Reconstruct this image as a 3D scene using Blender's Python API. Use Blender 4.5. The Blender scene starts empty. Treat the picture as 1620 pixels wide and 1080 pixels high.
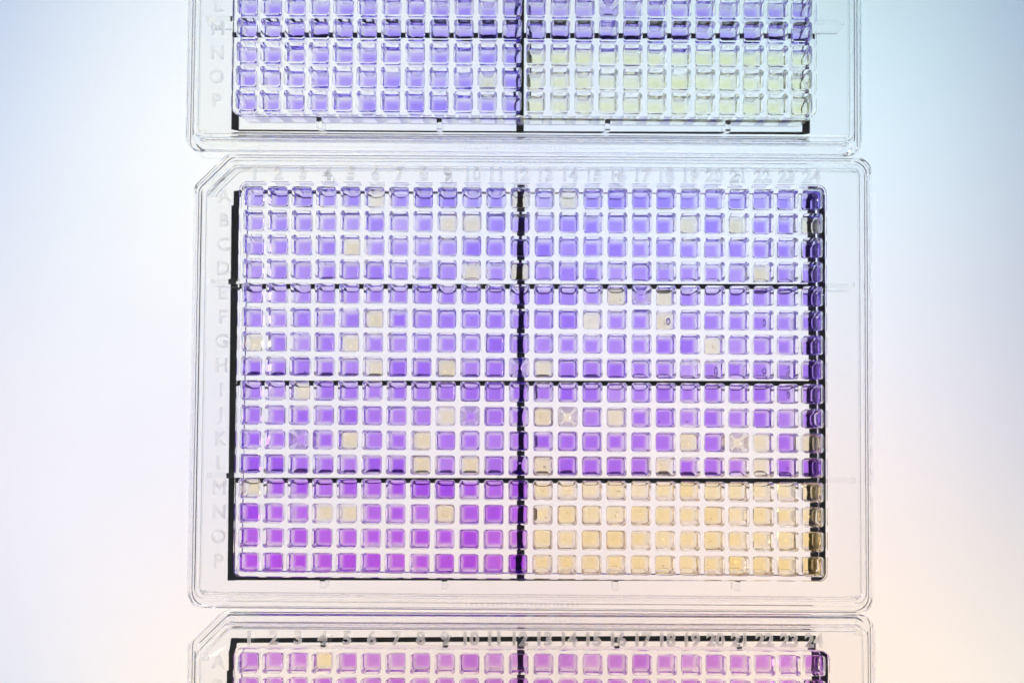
import bpy, bmesh, math, random
from mathutils import Matrix, Vector
from mathutils.geometry import tessellate_polygon

random.seed(11)
MM = 0.001
scene = bpy.context.scene
COL = scene.collection

# ------------------------------------------------------------------ camera
cam_data = bpy.data.cameras.new("camera")
cam = bpy.data.objects.new("camera", cam_data)
COL.objects.link(cam)
AX, AY, CAM_H = 0.0608, 0.0079, 354.0
rot = Matrix.Rotation(AY, 4, 'Y') @ Matrix.Rotation(AX, 4, 'X')
cam.matrix_world = Matrix.Translation((0, 0, CAM_H * MM)) @ rot
cam_data.sensor_width = 36.0
cam_data.lens = 64.93
cam_data.clip_start = 0.01
cam_data.clip_end = 10.0
cam_data.dof.use_dof = True
cam_data.dof.focus_distance = 0.342
cam_data.dof.aperture_fstop = 16.0
scene.camera = cam

# ------------------------------------------------------------------ world (an even, dim white room)
world = bpy.data.worlds.new("World")
scene.world = world
world.use_nodes = True
wbg = world.node_tree.nodes["Background"]
wbg.inputs[0].default_value = (0.92, 0.95, 1.0, 1)
wbg.inputs[1].default_value = 0.17

# ------------------------------------------------------------------ lamps
def area(name, loc, size, power, color, target=None, size_y=None):
    d = bpy.data.lights.new(name, 'AREA')
    d.energy = power
    d.color = color
    d.size = size
    if size_y:
        d.shape = 'RECTANGLE'
        d.size_y = size_y
    o = bpy.data.objects.new(name, d)
    o.location = loc
    t = Vector(target) if target else Vector((loc[0], loc[1], loc[2] + 1))
    o.rotation_euler = (t - Vector(loc)).to_track_quat('-Z', 'Y').to_euler()
    COL.objects.link(o)
    return o

# unseen lamps added under the opal top, tints fitted to give its colour gradient: x, y (mm) and red, green, blue watts
GRADIENT_LAMPS = ((-165, -115, 0.0005, 0.0005, 0.0005), (-110, -115, 0.0005, 0.0034, 0.0079), (-55, -115, 0.0005, 0.0103, 0.0005),
           (0, -115, 0.0005, 0.0005, 0.0005), (55, -115, 0.0239, 0.0201, 0.038), (110, -115, 0.0185, 0.0158, 0.0346),
           (165, -115, 0.0005, 0.0005, 0.0005), (-165, -60, 0.0005, 0.0005, 0.0005), (-110, -60, 0.0047, 0.0136, 0.0266),
           (-55, -60, 0.0435, 0.0283, 0.0118), (0, -60, 0.0015, 0.0005, 0.0005), (55, -60, 0.0257, 0.0163, 0.0005),
           (110, -60, 0.0215, 0.024, 0.0128), (165, -60, 0.0005, 0.0005, 0.0005), (-165, 0, 0.0072, 0.0005, 0.0005),
           (-110, 0, 0.0251, 0.022, 0.019), (-55, 0, 0.0005, 0.0058, 0.0162), (0, 0, 0.0191, 0.014, 0.0139),
           (55, 0, 0.0226, 0.017, 0.016), (110, 0, 0.0005, 0.0027, 0.0114), (165, 0, 0.0005, 0.0005, 0.0005),
           (-165, 60, 0.0005, 0.0005, 0.0005), (-110, 60, 0.0033, 0.0117, 0.0249), (-55, 60, 0.0336, 0.027, 0.0073),
           (0, 60, 0.0005, 0.006, 0.0234), (55, 60, 0.024, 0.0328, 0.0346), (110, 60, 0.0005, 0.0005, 0.0005),
           (165, 60, 0.0005, 0.0005, 0.0005), (-165, 115, 0.0005, 0.0005, 0.0005), (-110, 115, 0.0005, 0.0005, 0.0046),
           (-55, 115, 0.0161, 0.0246, 0.0356), (0, 115, 0.0173, 0.0104, 0.0005), (55, 115, 0.0029, 0.0137, 0.0087),
           (110, 115, 0.0005, 0.0005, 0.0122), (165, 115, 0.0005, 0.0005, 0.0005))
for mx, my, r_, g_, b_ in GRADIENT_LAMPS:
    r_, g_, b_ = r_ * .895, g_ * .89, b_ * .89
    e_ = max(r_, g_, b_)
    area("gradient_lamp", (mx * MM, my * MM, -0.070), 0.044, e_, (r_ / e_, g_ / e_, b_ / e_))
# small bright lamps added out of view for glints on wells and rims
area("glint_lamp_left", (-0.50, 0.10, 0.52), 0.10, 3.4, (0.96, 0.98, 1.0), (0, 0, 0), 0.26)
area("glint_lamp_right", (0.52, -0.16, 0.42), 0.09, 2.6, (1.0, 0.98, 0.96), (0, 0, 0), 0.24)

scene.view_settings.view_transform = 'Standard'
scene.view_settings.look = 'None'
scene.view_settings.exposure = 0.0
scene.view_settings.gamma = 1.0
c = scene.cycles
c.max_bounces = 160
c.transmission_bounces = 160
c.glossy_bounces = 160
c.diffuse_bounces = 1
c.transparent_max_bounces = 16
c.volume_bounces = 0
c.caustics_reflective = False
c.caustics_refractive = False
c.sample_clamp_indirect = 6.0

# ------------------------------------------------------------------ materials
def new_mat(name):
    m = bpy.data.materials.new(name)
    m.use_nodes = True
    nt = m.node_tree
    nt.nodes.clear()
    out = nt.nodes.new("ShaderNodeOutputMaterial")
    return m, nt, out

def glass(name, color, ior, rough=0.0, bump=None):
    m, nt, out = new_mat(name)
    g = nt.nodes.new("ShaderNodeBsdfGlass")
    g.inputs["Color"].default_value = (*color, 1)
    g.inputs["IOR"].default_value = ior
    g.inputs["Roughness"].default_value = rough
    nt.links.new(g.outputs[0], out.inputs["Surface"])
    if bump:
        tc = nt.nodes.new("ShaderNodeTexCoord")
        nz = nt.nodes.new("ShaderNodeTexNoise")
        nz.inputs["Scale"].default_value = bump[0]
        nz.inputs["Detail"].default_value = 1.0
        b = nt.nodes.new("ShaderNodeBump")
        b.inputs["Strength"].default_value = 1.0
        b.inputs["Distance"].default_value = bump[1]
        nt.links.new(tc.outputs["Object"], nz.inputs["Vector"])
        nt.links.new(nz.outputs["Fac"], b.inputs["Height"])
        nt.links.new(b.outputs[0], g.inputs["Normal"])
    return m

PLASTIC = glass("clear_polystyrene", (0.998, 0.999, 1.0), 1.54, 0.0, (420.0, 0.0000015))
LETTER = glass("raised_lettering", (0.995, 0.995, 1.0), 1.54, 0.28)
BUBBLE = glass("air_bubble", (1, 1, 1), 0.75)

def liquid_material():
    m, nt, out = new_mat("dyed_liquid")
    g = nt.nodes.new("ShaderNodeBsdfGlass")
    g.inputs["IOR"].default_value = 1.333
    g.inputs["Roughness"].default_value = 0.0
    nt.links.new(g.outputs[0], out.inputs["Surface"])
    oi = nt.nodes.new("ShaderNodeObjectInfo")
    v = nt.nodes.new("ShaderNodeVolumeAbsorption")
    v.inputs["Density"].default_value = 400.0
    nt.links.new(oi.outputs["Color"], v.inputs["Color"])
    nt.links.new(v.outputs[0], out.inputs["Volume"])
    return m
LIQUID = liquid_material()

def diffuse(name, color, rough=0.6, noise=None):
    m, nt, out = new_mat(name)
    p = nt.nodes.new("ShaderNodeBsdfPrincipled")
    p.inputs["Base Color"].default_value = (*color, 1)
    p.inputs["Roughness"].default_value = rough
    nt.links.new(p.outputs[0], out.inputs["Surface"])
    if noise:
        tc = nt.nodes.new("ShaderNodeTexCoord")
        nz = nt.nodes.new("ShaderNodeTexNoise")
        nz.inputs["Scale"].default_value = noise
        r = nt.nodes.new("ShaderNodeValToRGB")
        r.color_ramp.elements[0].color = (*[x * 0.7 for x in color], 1)
        r.color_ramp.elements[1].color = (*[min(1, x * 1.3) for x in color], 1)
        nt.links.new(tc.outputs["Object"], nz.inputs["Vector"])
        nt.links.new(nz.outputs["Fac"], r.inputs["Fac"])
        nt.links.new(r.outputs[0], p.inputs["Base Color"])
    return m
BLACK = diffuse("black_matte_bar", (0.004, 0.004, 0.005), 0.75, 300)
SEDIMENT = diffuse("amber_sediment", (0.42, 0.24, 0.03), 0.8, 900)
HOUSING = diffuse("dark_housing", (0.05, 0.05, 0.055), 0.6, 40)

def opal_material():
    m, nt, out = new_mat("opal_diffuser")
    t = nt.nodes.new("ShaderNodeBsdfTranslucent")
    d = nt.nodes.new("ShaderNodeBsdfDiffuse")
    mix = nt.nodes.new("ShaderNodeMixShader")
    mix.inputs[0].default_value = 0.02
    tc = nt.nodes.new("ShaderNodeTexCoord")
    nz = nt.nodes.new("ShaderNodeTexNoise")
    nz.inputs["Scale"].default_value = 2600
    nz.inputs["Detail"].default_value = 2
    r = nt.nodes.new("ShaderNodeValToRGB")
    r.color_ramp.elements[0].color = (0.88, 0.88, 0.88, 1)
    r.color_ramp.elements[1].color = (0.93, 0.93, 0.93, 1)
    nt.links.new(tc.outputs["Object"], nz.inputs["Vector"])
    nt.links.new(nz.outputs["Fac"], r.inputs["Fac"])
    for s in (t, d):
        nt.links.new(r.outputs[0], s.inputs["Color"])
    nt.links.new(t.outputs[0], mix.inputs[1])
    nt.links.new(d.outputs[0], mix.inputs[2])
    nt.links.new(mix.outputs[0], out.inputs["Surface"])
    return m
OPAL = opal_material()

# ------------------------------------------------------------------ helpers
def link(name, mesh, mat=None, parent=None, loc=None):
    o = bpy.data.objects.new(name, mesh)
    if mat is not None and mesh is not None and not mesh.materials:
        mesh.materials.append(mat)
    if parent is not None:
        o.parent = parent
    if loc is not None:
        o.location = loc
    COL.objects.link(o)
    return o

def finish(bm, name, mat, sharp=35, smooth=True):
    bmesh.ops.recalc_face_normals(bm, faces=bm.faces)
    me = bpy.data.meshes.new(name)
    bm.to_mesh(me)
    bm.free()
    if smooth:
        me.shade_smooth()
        me.set_sharp_from_angle(angle=math.radians(sharp))
    me.materials.append(mat)
    return me

def box_bm(bm, x0, x1, y0, y1, z0, z1):
    vs = [bm.verts.new((x * MM, y * MM, z * MM)) for z in (z0, z1) for x, y in ((x0, y0), (x1, y0), (x1, y1), (x0, y1))]
    for f in ((3, 2, 1, 0), (4, 5, 6, 7), (0, 1, 5, 4), (1, 2, 6, 5), (2, 3, 7, 6), (3, 0, 4, 7)):
        bm.faces.new([vs[i] for i in f])
    return vs

def rounded(hx, hy, r, n=4):
    """rounded rectangle, n points per corner, starting right-top, counter-clockwise"""
    pts = []
    for k, (sx, sy) in enumerate(((1, 1), (-1, 1), (-1, -1), (1, -1))):
        cx, cy = sx * (hx - r), sy * (hy - r)
        for i in range(n):
            a = math.pi / 2 * (k + i / (n - 1))
            pts.append((cx + r * math.cos(a), cy + r * math.sin(a)))
    return pts

def skirt_outline(hx, hy, r, ch, n=6):
    """rounded rectangle whose top-left corner is cut at 45 degrees"""
    pts = []
    for k, (sx, sy) in enumerate(((1, 1), (-1, 1), (-1, -1), (1, -1))):
        if k == 1:
            a = (-(hx - ch), hy)
            b = (-hx, hy - ch)
            for (px, py), (d0, d1) in ((a, ((1, 0), (-.7071, -.7071))), (b, ((.7071, .7071), (0, -1)))):
                rr = 0.7
                p0 = (px + d0[0] * rr, py + d0[1] * rr)
                p2 = (px + d1[0] * rr, py + d1[1] * rr)
                for t in (0, .5, 1):
                    pts.append(tuple((1 - t) ** 2 * p0[i] + 2 * t * (1 - t) * (px, py)[i] + t * t * p2[i] for i in (0, 1)))
        else:
            cx, cy = sx * (hx - r), sy * (hy - r)
            for i in range(n):
                an = math.pi / 2 * (k + i / (n - 1))
                pts.append((cx + r * math.cos(an), cy + r * math.sin(an)))
    return pts

def ring(bm, pts, z):
    return [bm.verts.new((x * MM, y * MM, z * MM)) for x, y in pts]

def bridge(bm, a, b):
    n = len(a)
    for i in range(n):
        j = (i + 1) % n
        bm.faces.new((a[i], a[j], b[j], b[i]))

def fill_hole(bm, outer, hole):
    """flat fill between an outer ring of verts and a hole ring of verts"""
    allv = outer + hole
    tris = tessellate_polygon([[v.co.copy() for v in outer], [v.co.copy() for v in hole]])
    for t in tris:
        try:
            bm.faces.new([allv[i] for i in t])
        except ValueError:
            pass

# ------------------------------------------------------------------ the light table
PX, PY = 0.30, 0.24
bm = bmesh.new()
vs = [bm.verts.new((x, y, 0.0)) for x, y in ((-PX, -PY + .015), (PX, -PY + .015), (PX, PY + .015), (-PX, PY + .015))]
bm.faces.new(vs)
o = link("light_table_surface", finish(bm, "light_table_surface", OPAL, smooth=False))
o["kind"] = "structure"
bm = bmesh.new()
X, Y0, Y1, T, D = PX * 1000, (-PY + .015) * 1000, (PY + .015) * 1000, 8, 150
box_bm(bm, -X - T, -X - .2, Y0 - T, Y1 + T, -D, -1)
box_bm(bm, X + .2, X + T, Y0 - T, Y1 + T, -D, -1)
box_bm(bm, -X - .1, X + .1, Y0 - T, Y0 - .2, -D, -1)
box_bm(bm, -X - .1, X + .1, Y1 + .2, Y1 + T, -D, -1)
box_bm(bm, -X - T, X + T, Y0 - T, Y1 + T, -D - 5, -D - .1)
o = link("light_table_housing", finish(bm, "light_table_housing", HOUSING, smooth=False))
o["kind"] = "structure"

# ------------------------------------------------------------------ black lattices lying on the table
def bar_mesh(w, h):
    bm = bmesh.new()
    box_bm(bm, -w / 2, w / 2, -h / 2, h / 2, 0.05, 0.40)
    return finish(bm, "bar", BLACK, smooth=False)
BAR = 1.46
L_X0, L_XC, L_X1 = -55.1, -0.03, 55.1
L_YS = [36.67 - 18.335 * i for i in range(5)]
upright = bar_mesh(BAR, 73.34 + BAR)
spans = {h: (bar_mesh(L_XC - L_X0 - BAR, h), bar_mesh(L_X1 - L_XC - BAR, h)) for h in (1.32, .95)}
def lattice(cx, cy, th, label):
    root = link("black_lattice", None, loc=(cx * MM, cy * MM, 0))
    root.rotation_euler = (0, 0, th)
    root["label"] = label
    root["category"] = "grid"
    root["group"] = "black lattices under the plates"
    for x in (L_X0, L_XC, L_X1):
        link("bar", upright, None, root, (x * MM, 0, 0))
    for i, y in enumerate(L_YS):
        span_l, span_r = spans[1.32 if i in (0, 4) else .95]
        link("bar", span_l, None, root, ((L_X0 + L_XC) / 2 * MM, y * MM, 0))
        link("bar", span_r, None, root, ((L_XC + L_X1) / 2 * MM, y * MM, 0))
lattice(-1.07, 98.1, -0.004, "thin black lattice under the well plate that the top edge of the photo cuts off")
lattice(-1.07, 13.35, -0.001, "thin black lattice under the whole well plate in the middle")
lattice(-1.07, -71.4, 0.0, "thin black lattice under the well plate at the bottom, column numbers over its bar")

# ------------------------------------------------------------------ the well plate
PITCH = 4.5
NC, NR = 24, 16
Z_TOP, Z_DECK, Z_FLOOR, Z_BASE = 14.4, 12.8, 2.2, 1.0
BX, BY = 54.25, 36.3
WELL_RINGS = ((1.85, .55, Z_TOP), (1.82, .53, Z_TOP - .02), (1.80, .52, Z_TOP - .06), (1.37, .24, Z_FLOOR + .3), (1.22, .18, Z_FLOOR))

def well_half(z):
    a, b = WELL_RINGS[2], WELL_RINGS[3]
    t = (a[2] - z) / (a[2] - b[2])
    return a[0] + (b[0] - a[0]) * t, a[1] + (b[1] - a[1]) * t

def build_body():
    bm = bmesh.new()
    R = 1.5
    for r in range(NR):
        for cc in range(NC):
            cx, cy = (cc - 11.5) * PITCH, (7.5 - r) * PITCH
            x0 = -BX if cc == 0 else cx - PITCH / 2
            x1 = BX if cc == NC - 1 else cx + PITCH / 2
            y0 = -BY if r == NR - 1 else cy - PITCH / 2
            y1 = BY if r == 0 else cy + PITCH / 2
            outer = []
            for k, (px, py) in enumerate(((x1, y1), (x0, y1), (x0, y0), (x1, y0))):
                if abs(px) == BX and abs(py) == BY:
                    ox, oy = px - math.copysign(R, px), py - math.copysign(R, py)
                    for i in range(5):
                        a = math.pi / 2 * (k + i / 4)
                        outer.append((ox + R * math.cos(a), oy + R * math.sin(a)))
                else:
                    outer.append((px, py))
            rings = [ring(bm, [(cx + x, cy + y) for x, y in rounded(h, h, rr)], z) for h, rr, z in WELL_RINGS]
            fill_hole(bm, ring(bm, outer, Z_TOP), rings[0])
            for a, b in zip(rings, rings[1:]):
                bridge(bm, a, b)
            bm.faces.new(rings[-1])
    bmesh.ops.remove_doubles(bm, verts=bm.verts, dist=1e-6)
    # boundary loop of the block's top
    be = [e for e in bm.edges if e.is_boundary]
    nxt = {}
    for e in be:
        for v in e.verts:
            nxt.setdefault(v, []).append(e.other_vert(v))
    start = be[0].verts[0]
    loop, prev, cur = [start], None, start
    while True:
        n = [v for v in nxt[cur] if v is not prev]
        prev, cur = cur, n[0]
        if cur is start:
            break
        loop.append(cur)
    # rim: small chamfer, wall down to the deck
    def loop_at(scale_in, z, scale_y=None):
        out = []
        for v in loop:
            x, y = v.co.x / MM, v.co.y / MM
            sx = (BX + scale_in) / BX
            sy = (BY + (scale_in if scale_y is None else scale_y)) / BY
            out.append(bm.verts.new((x * sx * MM, y * sy * MM, z * MM)))
        return out
    l1 = loop_at(.12, Z_TOP - .14)
    l2 = loop_at(.16, Z_DECK)
    bridge(bm, loop, l1)
    bridge(bm, l1, l2)
    prof = [(61.5, 40.4, 12.8), (61.6, 40.5, 12.68), (61.8, 40.7, 8.7), (62.0, 40.8, 8.45),
            (63.6, 42.35, 8.4), (63.85, 42.6, 8.15), (63.9, 42.68, 0.5), (63.7, 42.5, 0.06),
            (62.9, 41.7, 0.06), (62.75, 41.5, 0.3), (62.65, 41.4, 7.2), (62.4, 41.1, 7.4), (61.25, 40.1, 7.5),
            (61.15, 40.0, 7.8), (60.95, 39.85, 11.5), (60.8, 39.7, 11.6)]
    rs = []
    for hx, hy, z in prof:
        rad = max(.6, 1.3 + (hx - 61.15) * .55)
        rs.append(ring(bm, skirt_outline(hx, hy, rad, 5.2 + (hx - 61.15) * .35), z))
    fill_hole(bm, rs[0], l2)
    for a, b in zip(rs, rs[1:]):
        bridge(bm, a, b)
    l3 = loop_at(.10, 11.6)
    fill_hole(bm, rs[-1], l3)
    l4 = loop_at(-.18, Z_BASE + .15, -.42)
    l5 = loop_at(-.30, Z_BASE, -.55)
    bridge(bm, l3, l4)
    bridge(bm, l4, l5)
    bm.faces.new(l5)
    bmesh.ops.triangulate(bm, faces=[f for f in bm.faces if len(f.verts) > 4])
    return finish(bm, "plate_body", PLASTIC, 30)
BODY = build_body()

def rib_mesh(w, l0, l1):
    bm = bmesh.new()
    vs = box_bm(bm, -w / 2, w / 2, l0, l1, 4.0, 11.58)
    bmesh.ops.bevel(bm, geom=[e for e in bm.edges], offset=.12 * MM, segments=2, affect='EDGES')
    return finish(bm, "rib", PLASTIC, 30)
RIB_Y = rib_mesh(1.0, BY + .18, 38.6)
RIB_X = rib_mesh(1.0, BX + .18, 59.9)

# raised characters
glyphs = {}
def glyph(s, size):
    key = (s, size)
    if key not in glyphs:
        cu = bpy.data.curves.new("glyph", 'FONT')
        cu.body = s
        cu.align_x = 'CENTER'
        cu.align_y = 'CENTER'
        cu.size = size * MM
        cu.extrude = 0.08 * MM
        cu.bevel_depth = 0.08 * MM
        cu.bevel_resolution = 2
        cu.resolution_u = 4
        cu.offset = (0.06 if s.isdigit() else 0.0) * MM
        cu.space_character = 1.02
        t = bpy.data.objects.new("glyph_source", cu)
        COL.objects.link(t)
        dg = bpy.context.evaluated_depsgraph_get()
        me = bpy.data.meshes.new_from_object(t.evaluated_get(dg))
        bpy.data.objects.remove(t)
        bpy.data.curves.remove(cu)
        me.materials.clear()
        me.materials.append(LETTER)
        glyphs[key] = me
    return glyphs[key]

# liquid shapes
def sample_mesh(fill, meniscus, power=3.0, tilt=(0, 0), seed=0):
    rnd = random.Random(seed)
    bm = bmesh.new()
    e = 0.02
    def sq(z, grow=e):
        h, r = well_half(z)
        return rounded(h + grow, h + grow, r)
    rings = [ring(bm, rounded(1.22 + e, 1.22 + e, .18), Z_FLOOR - e), ring(bm, sq(Z_FLOOR + .3), Z_FLOOR + .3)]
    wob = [rnd.uniform(-.12, .12) for _ in range(4)]
    top = []
    base = sq(fill)
    for s in (1.0, .93, .84, .72, .58, .42, .22):
        q = max(0.0, min(1.0, (1 - s) * 1.6))
        row = []
        for i, (x, y) in enumerate(base):
            L = math.hypot(x, y)
            hh = well_half(fill)[0]
            k = (hh / L) * q + (1 - q)
            X, Y = x * s * k, y * s * k
            z = fill - meniscus * (1 - s ** power) + (tilt[0] * X + tilt[1] * Y) + wob[i // 4] * s ** 3
            row.append(bm.verts.new((X * MM, Y * MM, z * MM)))
        top.append(row)
    rings.append(top[0])
    for a, b in zip(rings, rings[1:]):
        bridge(bm, a, b)
    for a, b in zip(top, top[1:]):
        bridge(bm, a, b)
    cv = bm.verts.new((0, 0, (fill - meniscus) * MM))
    last = top[-1]
    for i in range(len(last)):
        bm.faces.new((last[i], last[(i + 1) % len(last)], cv))
    bm.faces.new(rings[0])
    return finish(bm, "sample", LIQUID, 40)

rnd = random.Random(5)
SAMPLES = [sample_mesh(9.6 + rnd.uniform(-.9, .9), rnd.uniform(.3, .8), rnd.uniform(3, 5),
                       (rnd.uniform(-.12, .12), rnd.uniform(-.12, .12)), 40 + i) for i in range(14)]
TILTED = [sample_mesh(9.8, .7, 4, (rnd.choice((-.2, .2)), rnd.uniform(-.2, .2)), 80 + i) for i in range(6)]
DOMES = [sample_mesh(13.7, 1.5, 2.2, (0, 0), 90 + i) for i in range(2)]

def bubble_mesh(r):
    bm = bmesh.new()
    bmesh.ops.create_icosphere(bm, subdivisions=3, radius=r * MM)
    return finish(bm, "bubble", BUBBLE, 180)
BUBBLES = [bubble_mesh(.34), bubble_mesh(.24), bubble_mesh(.62)]
def sediment_mesh(seed):
    rd = random.Random(seed)
    bm = bmesh.new()
    for _ in range(rd.randint(1, 3)):
        x, y = rd.uniform(-1.1, 1.1), rd.uniform(-1.1, 1.1)
        for _ in range(rd.randint(2, 4)):
            r = rd.uniform(.035, .085)
            M = Matrix.Translation(((x + rd.gauss(0, .06)) * MM, (y + rd.gauss(0, .06)) * MM, (Z_FLOOR + .02) * MM)) @ \
                Matrix.Rotation(rd.uniform(0, 3), 4, 'Z') @ Matrix.Diagonal((rd.uniform(.8, 1.8), 1, .35, 1))
            bmesh.ops.create_icosphere(bm, subdivisions=1, radius=r * MM, matrix=M)
    return finish(bm, "sediment", SEDIMENT, 60)
SED = [sediment_mesh(i) for i in range(9)]

def absorb(T):
    return tuple(max(0.0, 1 + math.log(t) / 2.9) for t in T)
VIOLET, PURPLE, MAGENTA, ORCHID = (.48, .37, .985), (.47, .28, .97), (.56, .145, .93), (.66, .29, .90)
CREAM, AMBER, PALE_GREEN = (.86, .81, .68), (.98, .84, .48), (.93, .93, .62)
def mix(a, b, t):
    return tuple(x + (y - x) * t for x, y in zip(a, b))

LETTERS = "ABCDEFGHIJKLMNOP"
def cells(s):
    out = set()
    for tok in s.split():
        r = LETTERS.index(tok[0])
        for part in tok[1:].split(','):
            if '-' in part:
                a, b = part.split('-')
                out |= {(r, k) for k in range(int(a), int(b) + 1)}
            else:
                out.add((r, int(part)))
    return out

def plate(pose, label, rows, pale, amber, domes, bubbles, color_of, numbers, letters):
    root = link("well_plate", None, loc=(pose[0] * MM, pose[1] * MM, 0))
    root.rotation_euler = (0, 0, pose[2])
    root["label"] = label
    root["category"] = "well plate"
    root["group"] = "clear well plates in a column"
    link("plate_body", BODY, None, root)
    for x in (3.5, 8.5, 15.5, 20.5):
        px = (x - 12) * PITCH * 1.0
        if True:
            a = link("rib", RIB_Y, None, root, (px * MM, 0, 0))
            b = link("rib", RIB_Y, None, root, (px * MM, 0, 0))
            b.rotation_euler = (0, 0, math.pi)
            b.location.x = px * MM
    link("moulded_mark", MARK, None, root)["kind"] = "stuff"
    for y in (4, 12):
        py = (8 - y) * PITCH
        a = link("rib", RIB_X_R, None, root, (0, py * MM, 0))
        b = link("rib", RIB_X_R, None, root, (0, py * MM, 0))
        b.rotation_euler = (0, 0, math.pi)
    zt = (Z_DECK + 0.165) * MM
    if numbers:
        for k in range(NC):
            link("column_number", glyph(str(k + 1), 3.3), None, root, ((k - 11.5) * PITCH * MM, (7.5 * PITCH + 4.35) * MM, zt))
    for r in letters:
        link("row_letter", glyph(LETTERS[r], 3.5), None, root, ((-11.5 * PITCH - 5.55) * MM, (7.5 - r) * PITCH * MM, zt))
    rd = random.Random(int(abs(pose[1]) * 10))
    for r in rows:
        for k in range(1, NC + 1):
            loc = ((k - 12.5) * PITCH * MM, (7.5 - r) * PITCH * MM, 0)
            if (r, k) in amber:
                nm = "amber_sample"
            elif (r, k) in pale:
                nm = "cream_sample"
            else:
                nm = "purple_sample"
            if (r, k) in domes:
                me = rd.choice(DOMES)
            elif rd.random() < .14:
                me = rd.choice(TILTED)
            else:
                me = rd.choice(SAMPLES)
            s = link(nm, me, None, root, loc)
            s.rotation_euler = (0, 0, rd.choice((0, 1, 2, 3)) * math.pi / 2)
            T = color_of(r, k, nm)
            g = rd.gauss(1.0, .10) * (.6 if (r, k) in domes else 1.0)
            T = tuple(max(.03, min(.995, t ** max(.5, min(1.3, g)))) for t in T)
            s.color = (*absorb(T), 1)
            if (r, k) in domes:
                s["label"] = "well filled to the brim, its surface a deep curved meniscus"
            if (r, k) in bubbles:
                bx, by, bz, bi = bubbles[(r, k)]
                b = link("bubble", BUBBLES[bi], None, s, None)
                v = Matrix.Rotation(-s.rotation_euler.z, 3, 'Z') @ Vector((bx * MM, by * MM, bz * MM))
                b.location = v
                if bi == 2:      # flattened against the well's right wall
                    b.rotation_euler = (0, 0, -s.rotation_euler.z)
                    b.scale = (rd.uniform(.7, 1.0), rd.uniform(1.2, 1.9), rd.uniform(1.6, 2.6))
                else:
                    b.scale = (rd.uniform(.7, 1.15),) * 3
            if nm == "amber_sample" and rd.random() < .85 or nm == "cream_sample" and rd.random() < .3:
                b = link("sediment", rd.choice(SED), None, s, None)
                b["kind"] = "stuff"
    return root

def mark_mesh():
    """rows of tiny raised dashes moulded on the ledge"""
    bm = bmesh.new()
    rd = random.Random(3)
    for y in (-41.45, 41.45):
        x = -12.0
        while x < 9.0:
            w = rd.choice((.35, .5, .6))
            box_bm(bm, x, x + w, y - .4, y + .4, 8.43, 8.58)
            x += w + rd.choice((.25, .3, .6))
    return finish(bm, "moulded_mark", PLASTIC, smooth=False)
MARK = mark_mesh()

def rib_x():
    bm = bmesh.new()
    box_bm(bm, BX + .18, 59.9, -.5, .5, 4.0, 11.58)
    bmesh.ops.bevel(bm, geom=[e for e in bm.edges], offset=.12 * MM, segments=2, affect='EDGES')
    return finish(bm, "rib", PLASTIC, 30)
RIB_X_R = rib_x()

def col_mid(r, k, nm):
    if nm == "amber_sample":
        return mix(AMBER, (.97, .87, .58), .6 if r == 12 else (.3 if r == 13 else 0))
    if nm == "cream_sample":
        return mix(CREAM, (.93, .83, .58), r / 15)
    if r <= 6:
        return mix(VIOLET, PURPLE, r / 6)
    if r <= 11:
        return mix(PURPLE, (.49, .21, .96), (r - 6) / 5)
    return mix((.49, .18, .96), MAGENTA, (r - 11) / 4)
def col_top(r, k, nm):
    if nm == "amber_sample":
        return PALE_GREEN
    if nm == "cream_sample":
        return (.88, .86, .72)
    return VIOLET if r > 11 or k < 13 else mix(VIOLET, (.62, .48, .97), .3)
def col_bot(r, k, nm):
    return AMBER if nm != "purple_sample" else ORCHID

plate((-0.259, 99.03, -0.0087), "clear well plate cut off by the top edge, violet left half and pale green right",
      range(10, 16), cells("O11"), cells("N13-24 O13-24 P13-24"), cells("L16"), {}, col_top, False, range(10, 16))
plate((0.873, 13.606, -0.0073), "whole clear well plate in the middle, purple with scattered cream wells and an amber corner",
      range(0, 16),
      cells("A6,12,14 B9,10,19,21,24 C5 D10,12,22 E16,18 F6,15,18 G1,5,20 H6,9,13 I3 J9,13,14,16 K5,8,19,21,22,24 L8,10,13,18,22 M1 N4,5,9"),
      cells("M13-24 N13-24 O13-24 P13-24"), cells("E17 H12 J10 J14 K3 K21"),
      {(9, 19): (.1, -.9, 5.0, 0), (11, 13): (.5, -.2, 6, 0), (13, 13): (.6, -.7, 5, 0), (11, 12): (.3, .6, 6, 0), (5, 10): (-.1, .5, 6, 1),
       (4, 16): (1.1, -.4, 6, 1), (11, 23): (.9, -.3, 6, 0), (15, 12): (-.6, .9, 6, 1), (12, 16): (.9, -.2, 6, 1), (7, 3): (.2, -1., 5, 1), (7, 20): (.9, -.2, 7, 2), (7, 22): (.92, -.1, 7, 2),
       (7, 23): (.9, .1, 7, 2), (5, 18): (.95, .2, 7, 2), (5, 22): (.9, 0, 7, 2), (8, 23): (.95, 0, 7, 2), (9, 18): (-.9, -.8, 5, 0),
       (10, 21): (.2, .3, 7, 0), (14, 6): (.8, .7, 6, 1), (15, 5): (.7, 1., 6, 1)},
      col_mid, True, range(0, 16))
plate((0.660, -72.016, -0.0039), "clear well plate cut off by the bottom edge, pinkish purple rows under column numbers",
      range(0, 3), cells(""), cells("A4"), set(), {}, col_bot, True, range(0, 3))
